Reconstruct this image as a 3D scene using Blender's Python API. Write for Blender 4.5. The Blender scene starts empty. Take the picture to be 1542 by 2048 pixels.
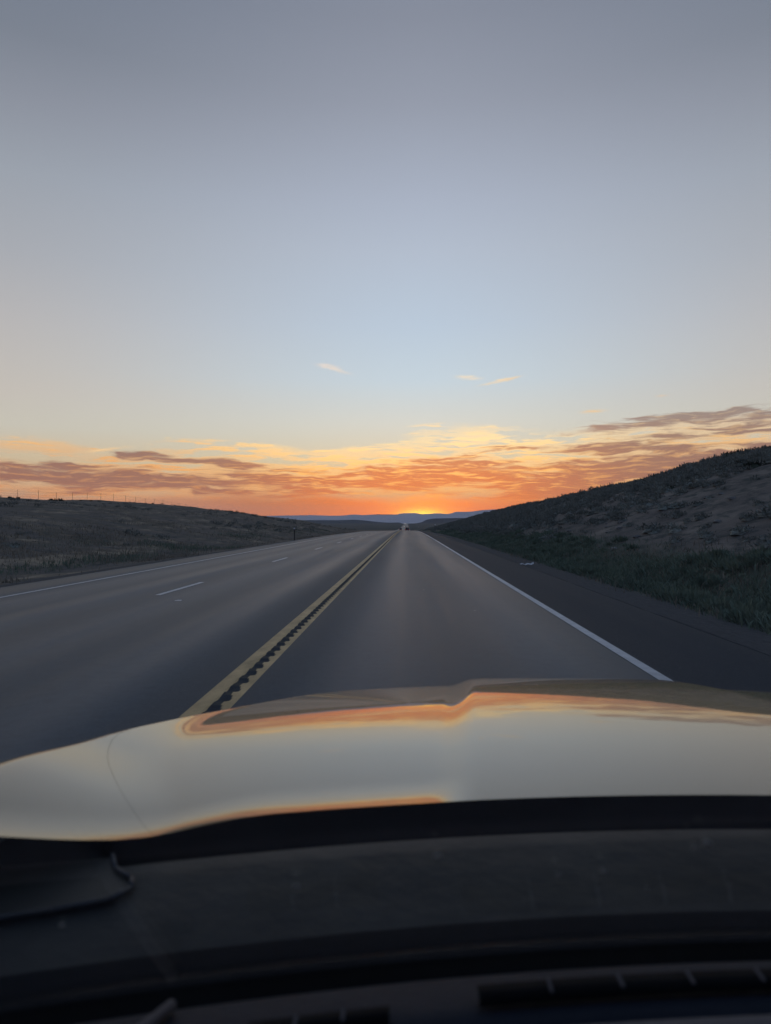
import bpy, bmesh, math, random
import numpy as np
from mathutils import Vector, Matrix
rad = math.radians
random.seed(7); rng = np.random.default_rng(11)
SC = bpy.context.scene
COL = SC.collection

# ------------------------------------------------------------------ camera
F, VX, VY = 1420.0, 814.0, 1047.0            # focal length and vanishing point of the road in photo pixels
CAMH = 1.37                                   # lens height above the crown of the road
cam_d = bpy.data.cameras.new('camera'); cam = bpy.data.objects.new('camera', cam_d); COL.objects.link(cam)
cam_d.sensor_fit = 'VERTICAL'; cam_d.sensor_height = 36.0; cam_d.lens = F / 2048 * 36
cam_d.clip_start = 0.02; cam_d.clip_end = 60000
cam.location = (0, 0, CAMH)
cam.rotation_euler = (rad(90) + math.atan(23 / F), 0, math.atan(43 / F))
cam_d.dof.use_dof = True; cam_d.dof.focus_distance = 45.0; cam_d.dof.aperture_fstop = 5.6
SC.camera = cam

# ------------------------------------------------------------------ render settings
SC.render.engine = 'CYCLES'
SC.cycles.use_denoising = True
SC.cycles.max_bounces = 6; SC.cycles.diffuse_bounces = 2; SC.cycles.glossy_bounces = 4
SC.cycles.transparent_max_bounces = 16; SC.cycles.volume_bounces = 1
SC.cycles.caustics_reflective = False; SC.cycles.caustics_refractive = False
SC.cycles.sample_clamp_indirect = 4.0
SC.view_settings.view_transform = 'Standard'; SC.view_settings.look = 'None'
SC.view_settings.exposure = 0.0; SC.view_settings.gamma = 1.0; SC.view_settings.use_curve_mapping = False

def s2l(c):
    o = []
    for v in c:
        v = v / 255.0
        o.append(v / 12.92 if v <= 0.04045 else ((v + 0.055) / 1.055) ** 2.4)
    return tuple(o) + (1.0,)

class NT:
    """small helper for building node trees"""
    def __init__(s, tree): s.t = tree; s.n = tree.nodes; s.l = tree.links
    def put(s, sock, v):
        if isinstance(v, bpy.types.NodeSocket): s.l.new(v, sock)
        elif v is not None: sock.default_value = v
    def math(s, op, a, b=None, c=None, clamp=False):
        n = s.n.new('ShaderNodeMath'); n.operation = op; n.use_clamp = clamp
        for i, v in enumerate((a, b, c)):
            if v is not None: s.put(n.inputs[i], v)
        return n.outputs[0]
    def vmath(s, op, a, b=None, out=0):
        n = s.n.new('ShaderNodeVectorMath'); n.operation = op
        s.put(n.inputs[0], a)
        if b is not None: s.put(n.inputs[1], b)
        return n.outputs[out]
    def ramp(s, fac, stops, mode='LINEAR'):
        n = s.n.new('ShaderNodeValToRGB'); n.color_ramp.interpolation = mode
        e = n.color_ramp.elements
        while len(e) > 1: e.remove(e[-1])
        e[0].position = stops[0][0]; e[0].color = stops[0][1]
        for p, c in stops[1:]:
            q = e.new(p); q.color = c
        s.put(n.inputs[0], fac); return n.outputs[0]
    def mix(s, fac, a, b, blend='MIX'):
        n = s.n.new('ShaderNodeMix'); n.data_type = 'RGBA'; n.blend_type = blend
        s.put(n.inputs[0], fac); s.put(n.inputs[6], a); s.put(n.inputs[7], b); return n.outputs[2]
    def smooth(s, v, lo, hi, a=0.0, b=1.0):
        n = s.n.new('ShaderNodeMapRange'); n.interpolation_type = 'SMOOTHSTEP'
        s.put(n.inputs[0], v); s.put(n.inputs[1], lo); s.put(n.inputs[2], hi); s.put(n.inputs[3], a); s.put(n.inputs[4], b)
        return n.outputs[0]
    def noise(s, vec, scale=1.0, detail=4.0, rough=0.5, dist=0.0, color=False):
        n = s.n.new('ShaderNodeTexNoise'); s.put(n.inputs['Vector'], vec)
        n.inputs['Scale'].default_value = scale; n.inputs['Detail'].default_value = detail
        n.inputs['Roughness'].default_value = rough; n.inputs['Distortion'].default_value = dist
        return n.outputs[1 if color else 0]
    def mapping(s, vec, loc=(0, 0, 0), rot=(0, 0, 0), scale=(1, 1, 1), kind='POINT'):
        n = s.n.new('ShaderNodeMapping'); n.vector_type = kind; s.put(n.inputs[0], vec)
        n.inputs[1].default_value = loc; n.inputs[2].default_value = rot; n.inputs[3].default_value = scale
        return n.outputs[0]
    def comb(s, x, y, z=0.0):
        n = s.n.new('ShaderNodeCombineXYZ')
        for i, v in enumerate((x, y, z)): s.put(n.inputs[i], v)
        return n.outputs[0]
    def sep(s, v):
        n = s.n.new('ShaderNodeSeparateXYZ'); s.put(n.inputs[0], v); return n.outputs

# ------------------------------------------------------------------ world: dusk sky with a cloud bank over the sunset
def pa(x, y):
    """photo pixel -> azimuth, elevation in degrees (road axis = azimuth 0)"""
    X = (x - VX) / F; Z = (VY - y) / F
    return math.degrees(math.atan(X)), math.degrees(math.atan(Z / math.hypot(1, X)))

SUN_AZ = 1.3
W = bpy.data.worlds.new('World'); SC.world = W; W.use_nodes = True
w = NT(W.node_tree); w.n.clear()
tc = w.n.new('ShaderNodeTexCoord'); d = w.sep(tc.outputs['Generated'])
az = w.math('MULTIPLY', w.math('ARCTAN2', d[0], d[1]), 57.29578)
el = w.math('MULTIPLY', w.math('ARCSINE', w.math('MAXIMUM', w.math('MINIMUM', d[2], 1.0), -1.0)), 57.29578)
P = w.comb(az, el, 0.0)
e01 = w.math('DIVIDE', el, 90.0, clamp=True)
def stops(lst): return [(max(0, e) / 90.0, s2l(c)) for e, c in lst]
centre = w.ramp(e01, stops([(0, (240, 132, 62)), (2.5, (220, 172, 124)), (5, (218, 206, 172)), (7.9, (212, 215, 205)), (11.4, (196, 213, 222)), (15.6, (187, 203, 218)),
    (21, (181, 191, 205)), (24.5, (172, 180, 195)), (30.8, (151, 156, 169)), (36, (136, 141, 154)), (60, (93, 121, 152)), (90, (80, 110, 148))]))
side = w.ramp(e01, stops([(0, (222, 150, 110)), (2.5, (222, 172, 128)), (4.5, (212, 188, 152)), (7, (204, 197, 181)), (9.5, (200, 191, 180)), (14.3, (187, 182, 179)),
    (19, (170, 171, 175)), (24, (156, 161, 169)), (28.5, (139, 143, 153)), (32, (123, 129, 140)), (36, (115, 123, 137)), (60, (92, 119, 150)), (90, (80, 110, 148))]))
back = w.ramp(e01, stops([(0, (98, 110, 142)), (4, (112, 120, 150)), (10, (130, 132, 156)), (18, (122, 134, 160)), (36, (106, 123, 156)), (60, (90, 117, 150)), (90, (80, 110, 148))]))
daz = w.math('ABSOLUTE', w.math('SUBTRACT', az, SUN_AZ))
sky = w.mix(w.smooth(daz, -2.0, 36.0), centre, side)
sky = w.mix(w.smooth(daz, 45.0, 130.0), sky, back)

sky = w.mix(1.0, sky, (1.07, 1.09, 1.13, 1), 'MULTIPLY')      # what thin air and dusty glass take away again
warp = w.noise(w.mapping(P, scale=(0.13, 0.42, 1)), 1.0, 3.0, 0.5, color=True)
warp = w.vmath('MULTIPLY', w.vmath('SUBTRACT', warp, (0.5, 0.5, 0.5)), (4.5, 1.1, 0.0))
Pw = w.vmath('ADD', P, warp)
warp2 = w.noise(w.mapping(P, scale=(0.6, 2.2, 1)), 1.0, 2.0, 0.5, color=True)
Pw = w.vmath('ADD', Pw, w.vmath('MULTIPLY', w.vmath('SUBTRACT', warp2, (0.5, 0.5, 0.5)), (1.2, 0.35, 0.0)))
def blob(px, py, rx, ry, tilt=0.0, gain=1.0, vec=None):
    a, e = pa(px, py)
    k = math.cos(rad(a))
    m = w.mapping(vec if vec is not None else Pw, (a, e, 0), (0, 0, rad(tilt)), (rx / F * 57.3 * k * k, ry / F * 57.3 * k, 1), 'TEXTURE')
    g = w.n.new('ShaderNodeTexGradient'); g.gradient_type = 'QUADRATIC_SPHERE'; w.l.new(m, g.inputs[0])
    o = g.outputs[1]
    return w.math('MULTIPLY', o, gain) if gain != 1.0 else o
def total(lst):
    s = lst[0]
    for q in lst[1:]: s = w.math('ADD', s, q)
    return s
streak = w.noise(w.mapping(Pw, rot=(0, 0, rad(-3)), scale=(0.11, 1.15, 1)), 1.0, 4.0, 0.58)
fine = w.noise(w.mapping(Pw, (3.1, 7.7, 0), rot=(0, 0, rad(4)), scale=(0.26, 2.4, 1)), 1.0, 4.0, 0.6)
# lit cirrus: peach and yellow
lit_b = total([blob(60, 888, 190, 26, -2, 1.0), blob(470, 896, 240, 30, -2, 1.5), blob(330, 935, 330, 50, 0, 1.0), blob(600, 950, 260, 60, 6, 1.2),
    blob(780, 905, 200, 28, 4, 1.3), blob(820, 950, 330, 70, 0, 1.5), blob(690, 922, 130, 20, 3, 1.2), blob(1350, 872, 420, 60, 2, 0.9), blob(980, 885, 250, 50, -4, 1.5), blob(1120, 930, 330, 70, 4, 1.4),
    blob(1390, 900, 300, 42, 4, 1.5), blob(180, 985, 420, 26, 0, 1.0), blob(1180, 985, 320, 40, 6, 1.0), blob(1420, 855, 240, 24, 0, 0.7), blob(-200, 930, 400, 60, 0, 1.0),
    blob(1900, 880, 500, 90, 3, 1.0)])
lit_b = w.math('MINIMUM', w.math('MULTIPLY', lit_b, 1.3), 1.15)
lit_own = w.smooth(w.math('ADD', w.math('MULTIPLY', lit_b, 0.70), w.math('MULTIPLY', w.math('SUBTRACT', fine, 0.5), 6.0)), 0.30, 1.15)
lit_near = w.ramp(w.math('DIVIDE', el, 12.0, clamp=True), [(0, s2l((255, 150, 60))), (0.35, (1.35, 0.68, 0.17, 1)), (0.55, (1.25, 0.92, 0.44, 1)), (0.8, s2l((240, 222, 196))), (1, s2l((225, 220, 208)))])
lit_far = w.ramp(w.math('DIVIDE', el, 12.0, clamp=True), [(0, s2l((236, 150, 96))), (0.35, s2l((252, 176, 104))), (0.55, s2l((255, 206, 142))), (0.8, s2l((226, 206, 180))), (1, s2l((205, 198, 188)))])
lit_c = w.mix(w.smooth(daz, 5.0, 24.0), lit_near, lit_far)
# shaded cloud: mauve away from the sun, burnt orange near it
drk_b = total([blob(190, 955, 380, 46, -3, 2.2), blob(20, 945, 250, 36, 0, 0.8), blob(310, 911, 130, 17, -5, 2.1), blob(520, 952, 170, 34, -6, 1.7), blob(440, 925, 150, 14, -6, 0.9),
    blob(650, 985, 200, 22, 0, 1.0), blob(760, 940, 150, 36, 0, 1.4), blob(900, 945, 220, 46, 3, 1.6), blob(1180, 893, 210, 19, -3, 1.7), blob(1250, 945, 330, 52, 3, 2.2), blob(1440, 918, 300, 30, 6, 1.7),
    blob(1080, 985, 260, 30, 4, 1.3), blob(1330, 838, 230, 22, 3, 1.1), blob(1500, 832, 200, 26, -2, 1.0), blob(1120, 868, 130, 10, 3, 0.8), blob(1480, 865, 130, 14, -6, 1.0),
     blob(700, 965, 560, 42, 0, 1.1), blob(860, 960, 240, 34, 0, 0.9), blob(1100, 965, 300, 30, 4, 0.9), blob(1150, 920, 420, 60, 3, 0.5), blob(1400, 850, 380, 40, 2, 0.9), blob(1000, 900, 160, 16, 3, 0.9), blob(-300, 930, 420, 60, 0, 1.5), blob(1850, 880, 400, 70, 2, 1.5)])
drk_b = w.math('MINIMUM', drk_b, 2.0)
thick = total([w.math('MULTIPLY', drk_b, 0.92), w.math('MULTIPLY', w.math('SUBTRACT', streak, 0.5), 4.6), w.math('MULTIPLY', w.math('SUBTRACT', fine, 0.5), 3.0)])
drk = w.math('MULTIPLY', w.smooth(thick, 0.10, 0.90), w.smooth(drk_b, 0.02, 0.25))
rim = w.math('MULTIPLY', w.smooth(thick, -0.35, 0.10), w.smooth(lit_b, 0.05, 0.5))      # thin cloud edges catch the light
lit = w.math('MULTIPLY', w.math('MAXIMUM', lit_own, w.math('MULTIPLY', rim, 0.6)), w.smooth(lit_b, 0.02, 0.22))
sky = w.mix(w.math('MULTIPLY', lit, 0.95), sky, lit_c)
drk_near = w.ramp(w.math('DIVIDE', el, 12.0, clamp=True), [(0, s2l((240, 108, 40))), (0.3, s2l((226, 112, 62))), (0.5, s2l((200, 122, 88))), (0.8, s2l((190, 162, 146))), (1, s2l((184, 178, 172)))])
drk_far = w.ramp(w.math('DIVIDE', el, 12.0, clamp=True), [(0, s2l((180, 98, 74))), (0.3, s2l((152, 98, 88))), (0.5, s2l((148, 108, 100))), (0.75, s2l((158, 142, 134))), (1, s2l((164, 160, 156)))])
drk_c = w.mix(w.smooth(daz, 3.0, 19.0), drk_near, drk_far)
wispy = w.noise(w.mapping(Pw, (9.1, 2.7, 0), rot=(0, 0, rad(5)), scale=(0.45, 4.4, 1)), 1.0, 3.0, 0.62)
drk_c = w.mix(w.math('MULTIPLY', w.smooth(wispy, 0.48, 0.66, 0.0, 1.0), w.smooth(daz, 4.0, 20.0, 0.85, 0.40)), drk_c, lit_c)
sky = w.mix(w.math('MULTIPLY', drk, 0.92), sky, drk_c)
# the smooth smoke layer that lies on the horizon
top_e = w.math('ADD', 1.95, w.math('MULTIPLY', w.math('SUBTRACT', w.noise(w.mapping(P, scale=(0.12, 0.3, 1)), 1.0, 3.0), 0.5), 2.4))
low = w.smooth(el, w.math('SUBTRACT', top_e, 0.5), w.math('ADD', top_e, 0.55), 1.0, 0.0)
low_w = w.math('MULTIPLY', low, w.smooth(daz, 11.0, 26.0, 0.97, 0.35))
low_c = w.ramp(w.math('DIVIDE', daz, 30.0, clamp=True), [(0, (1.55, 0.38, 0.015, 1)), (0.10, (1.35, 0.26, 0.012, 1)), (0.25, (0.94, 0.20, 0.022, 1)), (0.42, s2l((214, 122, 70))), (0.8, s2l((190, 120, 98))), (1, s2l((170, 118, 108)))])
sky = w.mix(low_w, sky, low_c)
# glow of the sun just under the ridge
gl = w.mapping(P, (SUN_AZ, 0.7, 0), (0, 0, 0), (5.8, 1.9, 1), 'TEXTURE')
g1 = w.n.new('ShaderNodeTexGradient'); g1.gradient_type = 'QUADRATIC_SPHERE'; w.l.new(gl, g1.inputs[0])
sky = w.mix(g1.outputs[1], sky, (1.7, 0.66, 0.03, 1))
gl2 = w.mapping(P, (SUN_AZ - 0.1, 0.55, 0), (0, 0, 0), (3.0, 1.0, 1), 'TEXTURE')
g2 = w.n.new('ShaderNodeTexGradient'); g2.gradient_type = 'QUADRATIC_SPHERE'; w.l.new(gl2, g2.inputs[0])
sky = w.mix(g2.outputs[1], sky, (3.2, 2.3, 0.25, 1))
# thin high wisps and contrails
def wisp(px, py, rx, ry, tilt, gain, col):
    global sky
    m = w.math('MULTIPLY', blob(px, py, rx, ry, tilt, 1.0, Pf), gain, clamp=True)
    m = w.math('MULTIPLY', m, w.smooth(fine, 0.30, 0.62, 0.35, 1.0))
    sky = w.mix(m, sky, s2l(col))
Pf = w.vmath('ADD', P, w.vmath('MULTIPLY', w.vmath('SUBTRACT', w.noise(w.mapping(P, scale=(1.6, 5, 1)), 1.0, 3.0, color=True), (0.5, 0.5, 0.5)), (0.7, 0.22, 0)))
wisp(656, 731, 38, 9, -8, 1.9, (240, 228, 218)); wisp(676, 739, 48, 6, -14, 1.4, (236, 226, 216))
wisp(936, 755, 42, 8, -4, 1.7, (242, 230, 210)); wisp(1000, 762, 60, 4.5, 11, 2.6, (246, 226, 196)); wisp(1022, 758, 26, 6, 11, 1.0, (240, 218, 188))
wisp(205, 897, 75, 5, 9, 2.0, (255, 214, 160)); wisp(330, 873, 12, 3, 0, 1.2, (240, 216, 170)); wisp(1185, 824, 42, 5, 2, 1.4, (246, 212, 164)); wisp(1320, 794, 25, 4, 0, 1.0, (232, 206, 176))
below = w.smooth(el, -1.5, -0.2)
sky = w.mix(below, (0.05, 0.048, 0.05, 1), sky)
nish = w.n.new('ShaderNodeTexSky'); nish.sky_type = 'NISHITA'; nish.sun_disc = False
nish.sun_elevation = rad(0.4); nish.sun_rotation = rad(SUN_AZ); nish.altitude = 1300; nish.dust_density = 2.0
bg1 = w.n.new('ShaderNodeBackground'); w.put(bg1.inputs[0], sky); bg1.inputs[1].default_value = 1.0
bg2 = w.n.new('ShaderNodeBackground'); w.put(bg2.inputs[0], nish.outputs[0]); bg2.inputs[1].default_value = 0.02
ad = w.n.new('ShaderNodeAddShader'); w.l.new(bg1.outputs[0], ad.inputs[0]); w.l.new(bg2.outputs[0], ad.inputs[1])
wo = w.n.new('ShaderNodeOutputWorld'); w.l.new(ad.outputs[0], wo.inputs[0])
W.cycles.sampling_method = 'MANUAL'; W.cycles.sample_map_resolution = 1024

# the sun, just behind the far ridge: one warm, weak lamp
sun_d = bpy.data.lights.new('sun', 'SUN'); sun_d.energy = 0.4; sun_d.angle = rad(0.53); sun_d.color = (1.0, 0.55, 0.25)
sun = bpy.data.objects.new('sun', sun_d); COL.objects.link(sun)
sdir = Vector((math.sin(rad(SUN_AZ)) * math.cos(rad(0.4)), math.cos(rad(SUN_AZ)) * math.cos(rad(0.4)), math.sin(rad(0.4))))
sun.rotation_euler = sdir.to_track_quat('Z', 'Y').to_euler(); sun.location = (0, 0, 60)

# ------------------------------------------------------------------ helpers
def tag(o, label=None, cat=None, group=None, kind=None):
    if label: o['label'] = label
    if cat: o['category'] = cat
    if group: o['group'] = group
    if kind: o['kind'] = kind
    return o
def link(name, me, mat=None, parent=None):
    o = bpy.data.objects.new(name, me); COL.objects.link(o)
    if mat is not None and len(me.materials) == 0:
        for m in (mat if isinstance(mat, (list, tuple)) else [mat]): me.materials.append(m)
    if parent: o.parent = parent
    return o
def empty(name, loc=(0, 0, 0), rz=0.0):
    o = bpy.data.objects.new(name, None); COL.objects.link(o); o.location = loc; o.rotation_euler = (0, 0, rz)
    o.empty_display_size = 0.1; return o
def mesh(name, v, f, smooth=False):
    me = bpy.data.meshes.new(name)
    me.from_pydata([tuple(map(float, q)) for q in v] if not isinstance(v, np.ndarray) else v.tolist(), [], f if not isinstance(f, np.ndarray) else f.tolist())
    if smooth: me.polygons.foreach_set('use_smooth', [True] * len(me.polygons))
    me.update(); return me
def bm_mesh(name, bm, smooth=False):
    me = bpy.data.meshes.new(name); bm.normal_update(); bm.to_mesh(me); bm.free()
    if smooth: me.polygons.foreach_set('use_smooth', [True] * len(me.polygons))
    return me
def grid_faces(nx, ny):
    i = np.arange(nx - 1)[None, :]; j = np.arange(ny - 1)[:, None]
    a = j * nx + i
    return np.stack([a, a + 1, a + nx + 1, a + nx], -1).reshape(-1, 4)
def box(bm, x0, x1, y0, y1, z0, z1, bev=0.0):
    r = bmesh.ops.create_cube(bm, size=1.0)
    for v in r['verts']:
        v.co = Vector(((x0 + x1) / 2 + v.co.x * (x1 - x0), (y0 + y1) / 2 + v.co.y * (y1 - y0), (z0 + z1) / 2 + v.co.z * (z1 - z0)))
    if bev:
        ed = list({e for v in r['verts'] for e in v.link_edges})
        bmesh.ops.bevel(bm, geom=ed, offset=bev, segments=2, affect='EDGES', profile=0.5)
def tube(bm, p, q, r, n=8, r2=None):
    p, q = Vector(p), Vector(q); dd = q - p
    M = Matrix.Translation((p + q) / 2) @ dd.to_track_quat('Z', 'Y').to_matrix().to_4x4()
    bmesh.ops.create_cone(bm, cap_ends=True, segments=n, radius1=r, radius2=r if r2 is None else r2, depth=dd.length, matrix=M)

def material(name, base=(0.2, 0.2, 0.2), rough=0.6, metallic=0.0, spec=0.5):
    m = bpy.data.materials.new(name); m.use_nodes = True
    b = m.node_tree.nodes['Principled BSDF']
    b.inputs['Base Color'].default_value = tuple(base) + (1,); b.inputs['Roughness'].default_value = rough
    b.inputs['Metallic'].default_value = metallic; b.inputs['Specular IOR Level'].default_value = spec
    return m, NT(m.node_tree), b
def mottled(name, c1, c2, scale, rough=0.8, bump=0.0, spec=0.3, detail=5.0, objrand=0.0, stretch=(1, 1, 1)):
    m, t, b = material(name, c1, rough, 0.0, spec)
    geo = t.n.new('ShaderNodeTexCoord')
    vec = t.mapping(geo.outputs['Object'], scale=stretch)
    n = t.noise(vec, scale, detail, 0.6)
    c = t.ramp(n, [(0.3, tuple(c1) + (1,)), (0.7, tuple(c2) + (1,))])
    if objrand:
        oi = t.n.new('ShaderNodeObjectInfo')
        k = t.math('MULTIPLY_ADD', oi.outputs['Random'], objrand, 1.0 - objrand / 2)
        c = t.vmath('SCALE', c); sc = c.node; t.l.new(k, sc.inputs['Scale'])
    t.put(b.inputs['Base Color'], c)
    if bump:
        bp = t.n.new('ShaderNodeBump'); bp.inputs['Strength'].default_value = bump; bp.inputs['Distance'].default_value = 0.02
        t.l.new(t.noise(vec, scale * 3, 4.0, 0.6), bp.inputs['Height']); t.l.new(bp.outputs[0], b.inputs['Normal'])
    return m

# ------------------------------------------------------------------ shape of the land (road axis = +Y, crown of the road at XC)
XC = -1.465
PX = np.array([-400, 0, 115, 160, 250, 400, 600, 900, 1200, 2000, 3000, 3400, 4500, 12000, 30000.])
PZ = np.array([0, 0, 0, -0.22, -1.25, -2.8, -4.25, -5.0, -4.5, -2.0, 1.2, -1.5, -10, -10, -10.])
def smooth_interp(x, xp, fp):
    # monotone-ish cosine-free Hermite
    xp = np.asarray(xp, float); fp = np.asarray(fp, float)
    m = np.gradient(fp, xp); x = np.clip(x, xp[0], xp[-1])
    i = np.clip(np.searchsorted(xp, x) - 1, 0, len(xp) - 2)
    h = xp[i + 1] - xp[i]; t = (x - xp[i]) / h
    return ((2 * t**3 - 3 * t**2 + 1) * fp[i] + (t**3 - 2 * t**2 + t) * h * m[i] + (-2 * t**3 + 3 * t**2) * fp[i + 1] + (t**3 - t**2) * h * m[i + 1])
def profile(y): return smooth_interp(y, PX, PZ)
RE, LE = 4.05, -9.7          # edges of the paving
def road_z(x, y): return profile(y) - 0.02 * np.abs(x - XC)
def sstep(x, a, b):
    t = np.clip((x - a) / (b - a), 0, 1); return t * t * (3 - 2 * t)
def vnoise(x, y, seed=0):
    """cheap smooth value noise"""
    x = np.asarray(x, float); y = np.asarray(y, float)
    xi = np.floor(x).astype(np.int64); yi = np.floor(y).astype(np.int64); fx = x - xi; fy = y - yi
    fx = fx * fx * (3 - 2 * fx); fy = fy * fy * (3 - 2 * fy)
    def h(a, b):
        n = (a * 374761393 + b * 668265263 + seed * 1274126177) & 0xffffffff
        n = ((n ^ (n >> 13)) * 1274126177) & 0xffffffff
        return ((n ^ (n >> 16)) & 0xffff) / 65535.0
    return (h(xi, yi) * (1 - fx) + h(xi + 1, yi) * fx) * (1 - fy) + (h(xi, yi + 1) * (1 - fx) + h(xi + 1, yi + 1) * fx) * fy - 0.5
def hR(y): return smooth_interp(y, [-300, 0, 58, 78, 116, 229, 338, 500, 700, 900, 1500], [7.6, 8.1, 7.75, 7.15, 6.65, 6.8, 6.1, 4.8, 1.9, 0.4, 0.0])
def hL(y): return smooth_interp(y, [-300, 0, 104, 160, 190, 215, 245, 300, 398, 490, 620, 1500], [4.4, 4.8, 5.3, 6.3, 5.9, 4.6, 3.2, 2.2, 1.4, 0.6, 0.2, 0.0])
def land_z(x, y):
    x = np.asarray(x, float); y = np.asarray(y, float)
    base = profile(y)
    # right of the road: gravel, shallow ditch, cut bank
    r = x - RE
    gr = -0.02 * (RE - XC) - 0.06 - 0.10 * np.clip(r, 0, 2.6) + 0.05 * np.clip(r - 2.6, 0, 2)
    t = np.clip((x - 7.0) / 23.5, 0, 1)
    bank = 0.82 * t + 0.18 * t * t * (3 - 2 * t)
    bank = np.where(t >= 1, 1.0, bank) - 0.035 * np.exp(-((x - 30.5) / 3.0) ** 2)
    zr = gr * sstep(x, 16, 8.0) + hR(y) * bank - 0.02 * np.clip(x - 31, 0, 60)
    # left of the road: gravel, swale, long grass slope
    l = LE - x
    gl = -0.02 * (XC - LE) - 0.05 - 0.08 * np.clip(l, 0, 3.0) + 0.03 * np.clip(l - 3, 0, 3)
    tl = np.clip((-13.5 - x) / 46.5, 0, 1)
    bl = 0.55 * tl + 0.45 * (1 - (1 - tl) ** 2) - 0.02 * np.exp(-((x + 60) / 6.0) ** 2)
    zl = gl * sstep(-x, 30, 13.0) + hL(y) * bl - 0.025 * np.clip(-x - 60, 0, 80)
    z = np.where(x > XC, zr, zl)
    on = (x > LE - 1e-6) & (x < RE + 1e-6)
    z = np.where(on, -0.02 * np.abs(x - XC) - 0.05 - np.clip((y - 250) / 4000, 0, 0.5), z)
    # undulation away from the paving
    off = np.clip(np.maximum(x - RE - 1.5, LE - 2.0 - x) / 5.0, 0, 1)
    und = 0.5 * vnoise(x / 9, y / 13, 1) + 0.22 * vnoise(x / 3.1, y / 4.0, 2) + 0.10 * vnoise(x / 1.1, y / 1.3, 3)
    z = z + off * und * np.clip(1 - y / 2500, 0.3, 1)
    far = np.clip((y - 450) / 900, 0, 1) * np.clip(np.maximum(x - 25, -25 - x) / 150, 0, 1)
    z = z + far * (4.0 * vnoise(x / 140, y / 260, 4) + 1.2)
    # a low green spur on the left beyond the first bank
    z = z + 4.3 * np.exp(-((x + 66) / 22) ** 2 - ((y - 430) / 110) ** 2)
    return base + z

def axis(pos_start, steps):
    out = [pos_start]
    for end, st in steps:
        while out[-1] < end - st * 0.5: out.append(out[-1] + st)
        out[-1] = end
    return out
xs_r = axis(RE, [(8, 0.5), (34, 0.55), (60, 2.2), (160, 10), (600, 40), (3000, 300), (14000, 2200)])
xs_l = axis(-LE, [(14, 0.55), (66, 0.85), (90, 3), (200, 11), (600, 40), (3000, 300), (14000, 2200)])
XT = np.array([-v for v in xs_l][::-1] + [-5.5, XC, 1.2] + xs_r)
YT = np.array(axis(-60, [(0, 5), (90, 0.75), (180, 1.5), (320, 3), (600, 8), (1200, 25), (3400, 100), (9700, 700)]))
gx, gy = np.meshgrid(XT, YT)
gz = land_z(gx, gy)
vv = np.stack([gx, gy, gz], -1).reshape(-1, 3)
# ground material
gm, t, b = material('dry_ground', (0.1, 0.09, 0.08), 0.95, 0.0, 0.15)
g = t.n.new('ShaderNodeNewGeometry'); pos = g.outputs['Position']; px_ = t.sep(pos)
n1 = t.noise(pos, 0.35, 6.0, 0.62); n2 = t.noise(t.mapping(pos, scale=(1, 0.45, 1)), 1.7, 6.0, 0.65); n3 = t.noise(pos, 9.0, 4.0, 0.6)
dirt = t.ramp(n1, [(0.3, (0.095, 0.084, 0.075, 1)), (0.5, (0.150, 0.125, 0.106, 1)), (0.68, (0.215, 0.178, 0.145, 1))])
dirt = t.mix(t.smooth(n2, 0.45, 0.66), dirt, (0.050, 0.056, 0.050, 1))
left = t.smooth(px_[0], -9.0, -12.0)
n4 = t.noise(t.mapping(pos, scale=(0.55, 0.16, 0.9)), 1.0, 5.0, 0.65)
dry = t.ramp(t.math('ADD', t.math('MULTIPLY', n2, 0.4), t.math('MULTIPLY', n4, 0.6)), [(0.40, (0.062, 0.062, 0.050, 1)), (0.5, (0.125, 0.100, 0.074, 1)), (0.60, (0.32, 0.25, 0.17, 1))])
dirt = t.mix(t.math('MULTIPLY', left, t.smooth(n1, 0.40, 0.62)), dirt, dry)
# green verge strips and gravel by the paving
vz = t.math('MULTIPLY', t.smooth(px_[0], 5.2, 5.9), t.smooth(px_[0], 8.0, 10.2, 1.0, 0.0))
dirt = t.mix(t.math('MULTIPLY', vz, t.smooth(n2, 0.30, 0.5, 0.4, 1.0)), dirt, (0.060, 0.070, 0.048, 1))
grv = t.math('MAXIMUM', t.smooth(px_[0], 5.3, 5.9, 1.0, 0.0), 0.0)
grv = t.math('MULTIPLY', grv, t.smooth(px_[0], -11.6, -10.9))
gcol = t.ramp(n3, [(0.3, (0.040, 0.042, 0.045, 1)), (0.7, (0.085, 0.084, 0.084, 1))])
dirt = t.mix(grv, dirt, gcol)
farm = t.smooth(px_[1], 280.0, 700.0)
fcol = t.ramp(t.noise(t.mapping(pos, scale=(0.006, 0.002, 1)), 1.0, 5.0, 0.6), [(0.35, (0.028, 0.042, 0.042, 1)), (0.65, (0.060, 0.070, 0.062, 1))])
dirt = t.mix(farm, dirt, fcol)
t.put(b.inputs['Base Color'], dirt)
bp = t.n.new('ShaderNodeBump'); bp.inputs['Strength'].default_value = 0.9; bp.inputs['Distance'].default_value = 0.12
t.l.new(t.math('ADD', n2, t.math('MULTIPLY', n3, 0.3)), bp.inputs['Height']); t.l.new(bp.outputs[0], b.inputs['Normal'])
ground = link('ground', mesh('ground', vv, grid_faces(len(XT), len(YT)), True), gm)
tag(ground, 'dry brown roadside ground rising into a bank on each side of the highway', kind='structure')

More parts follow.
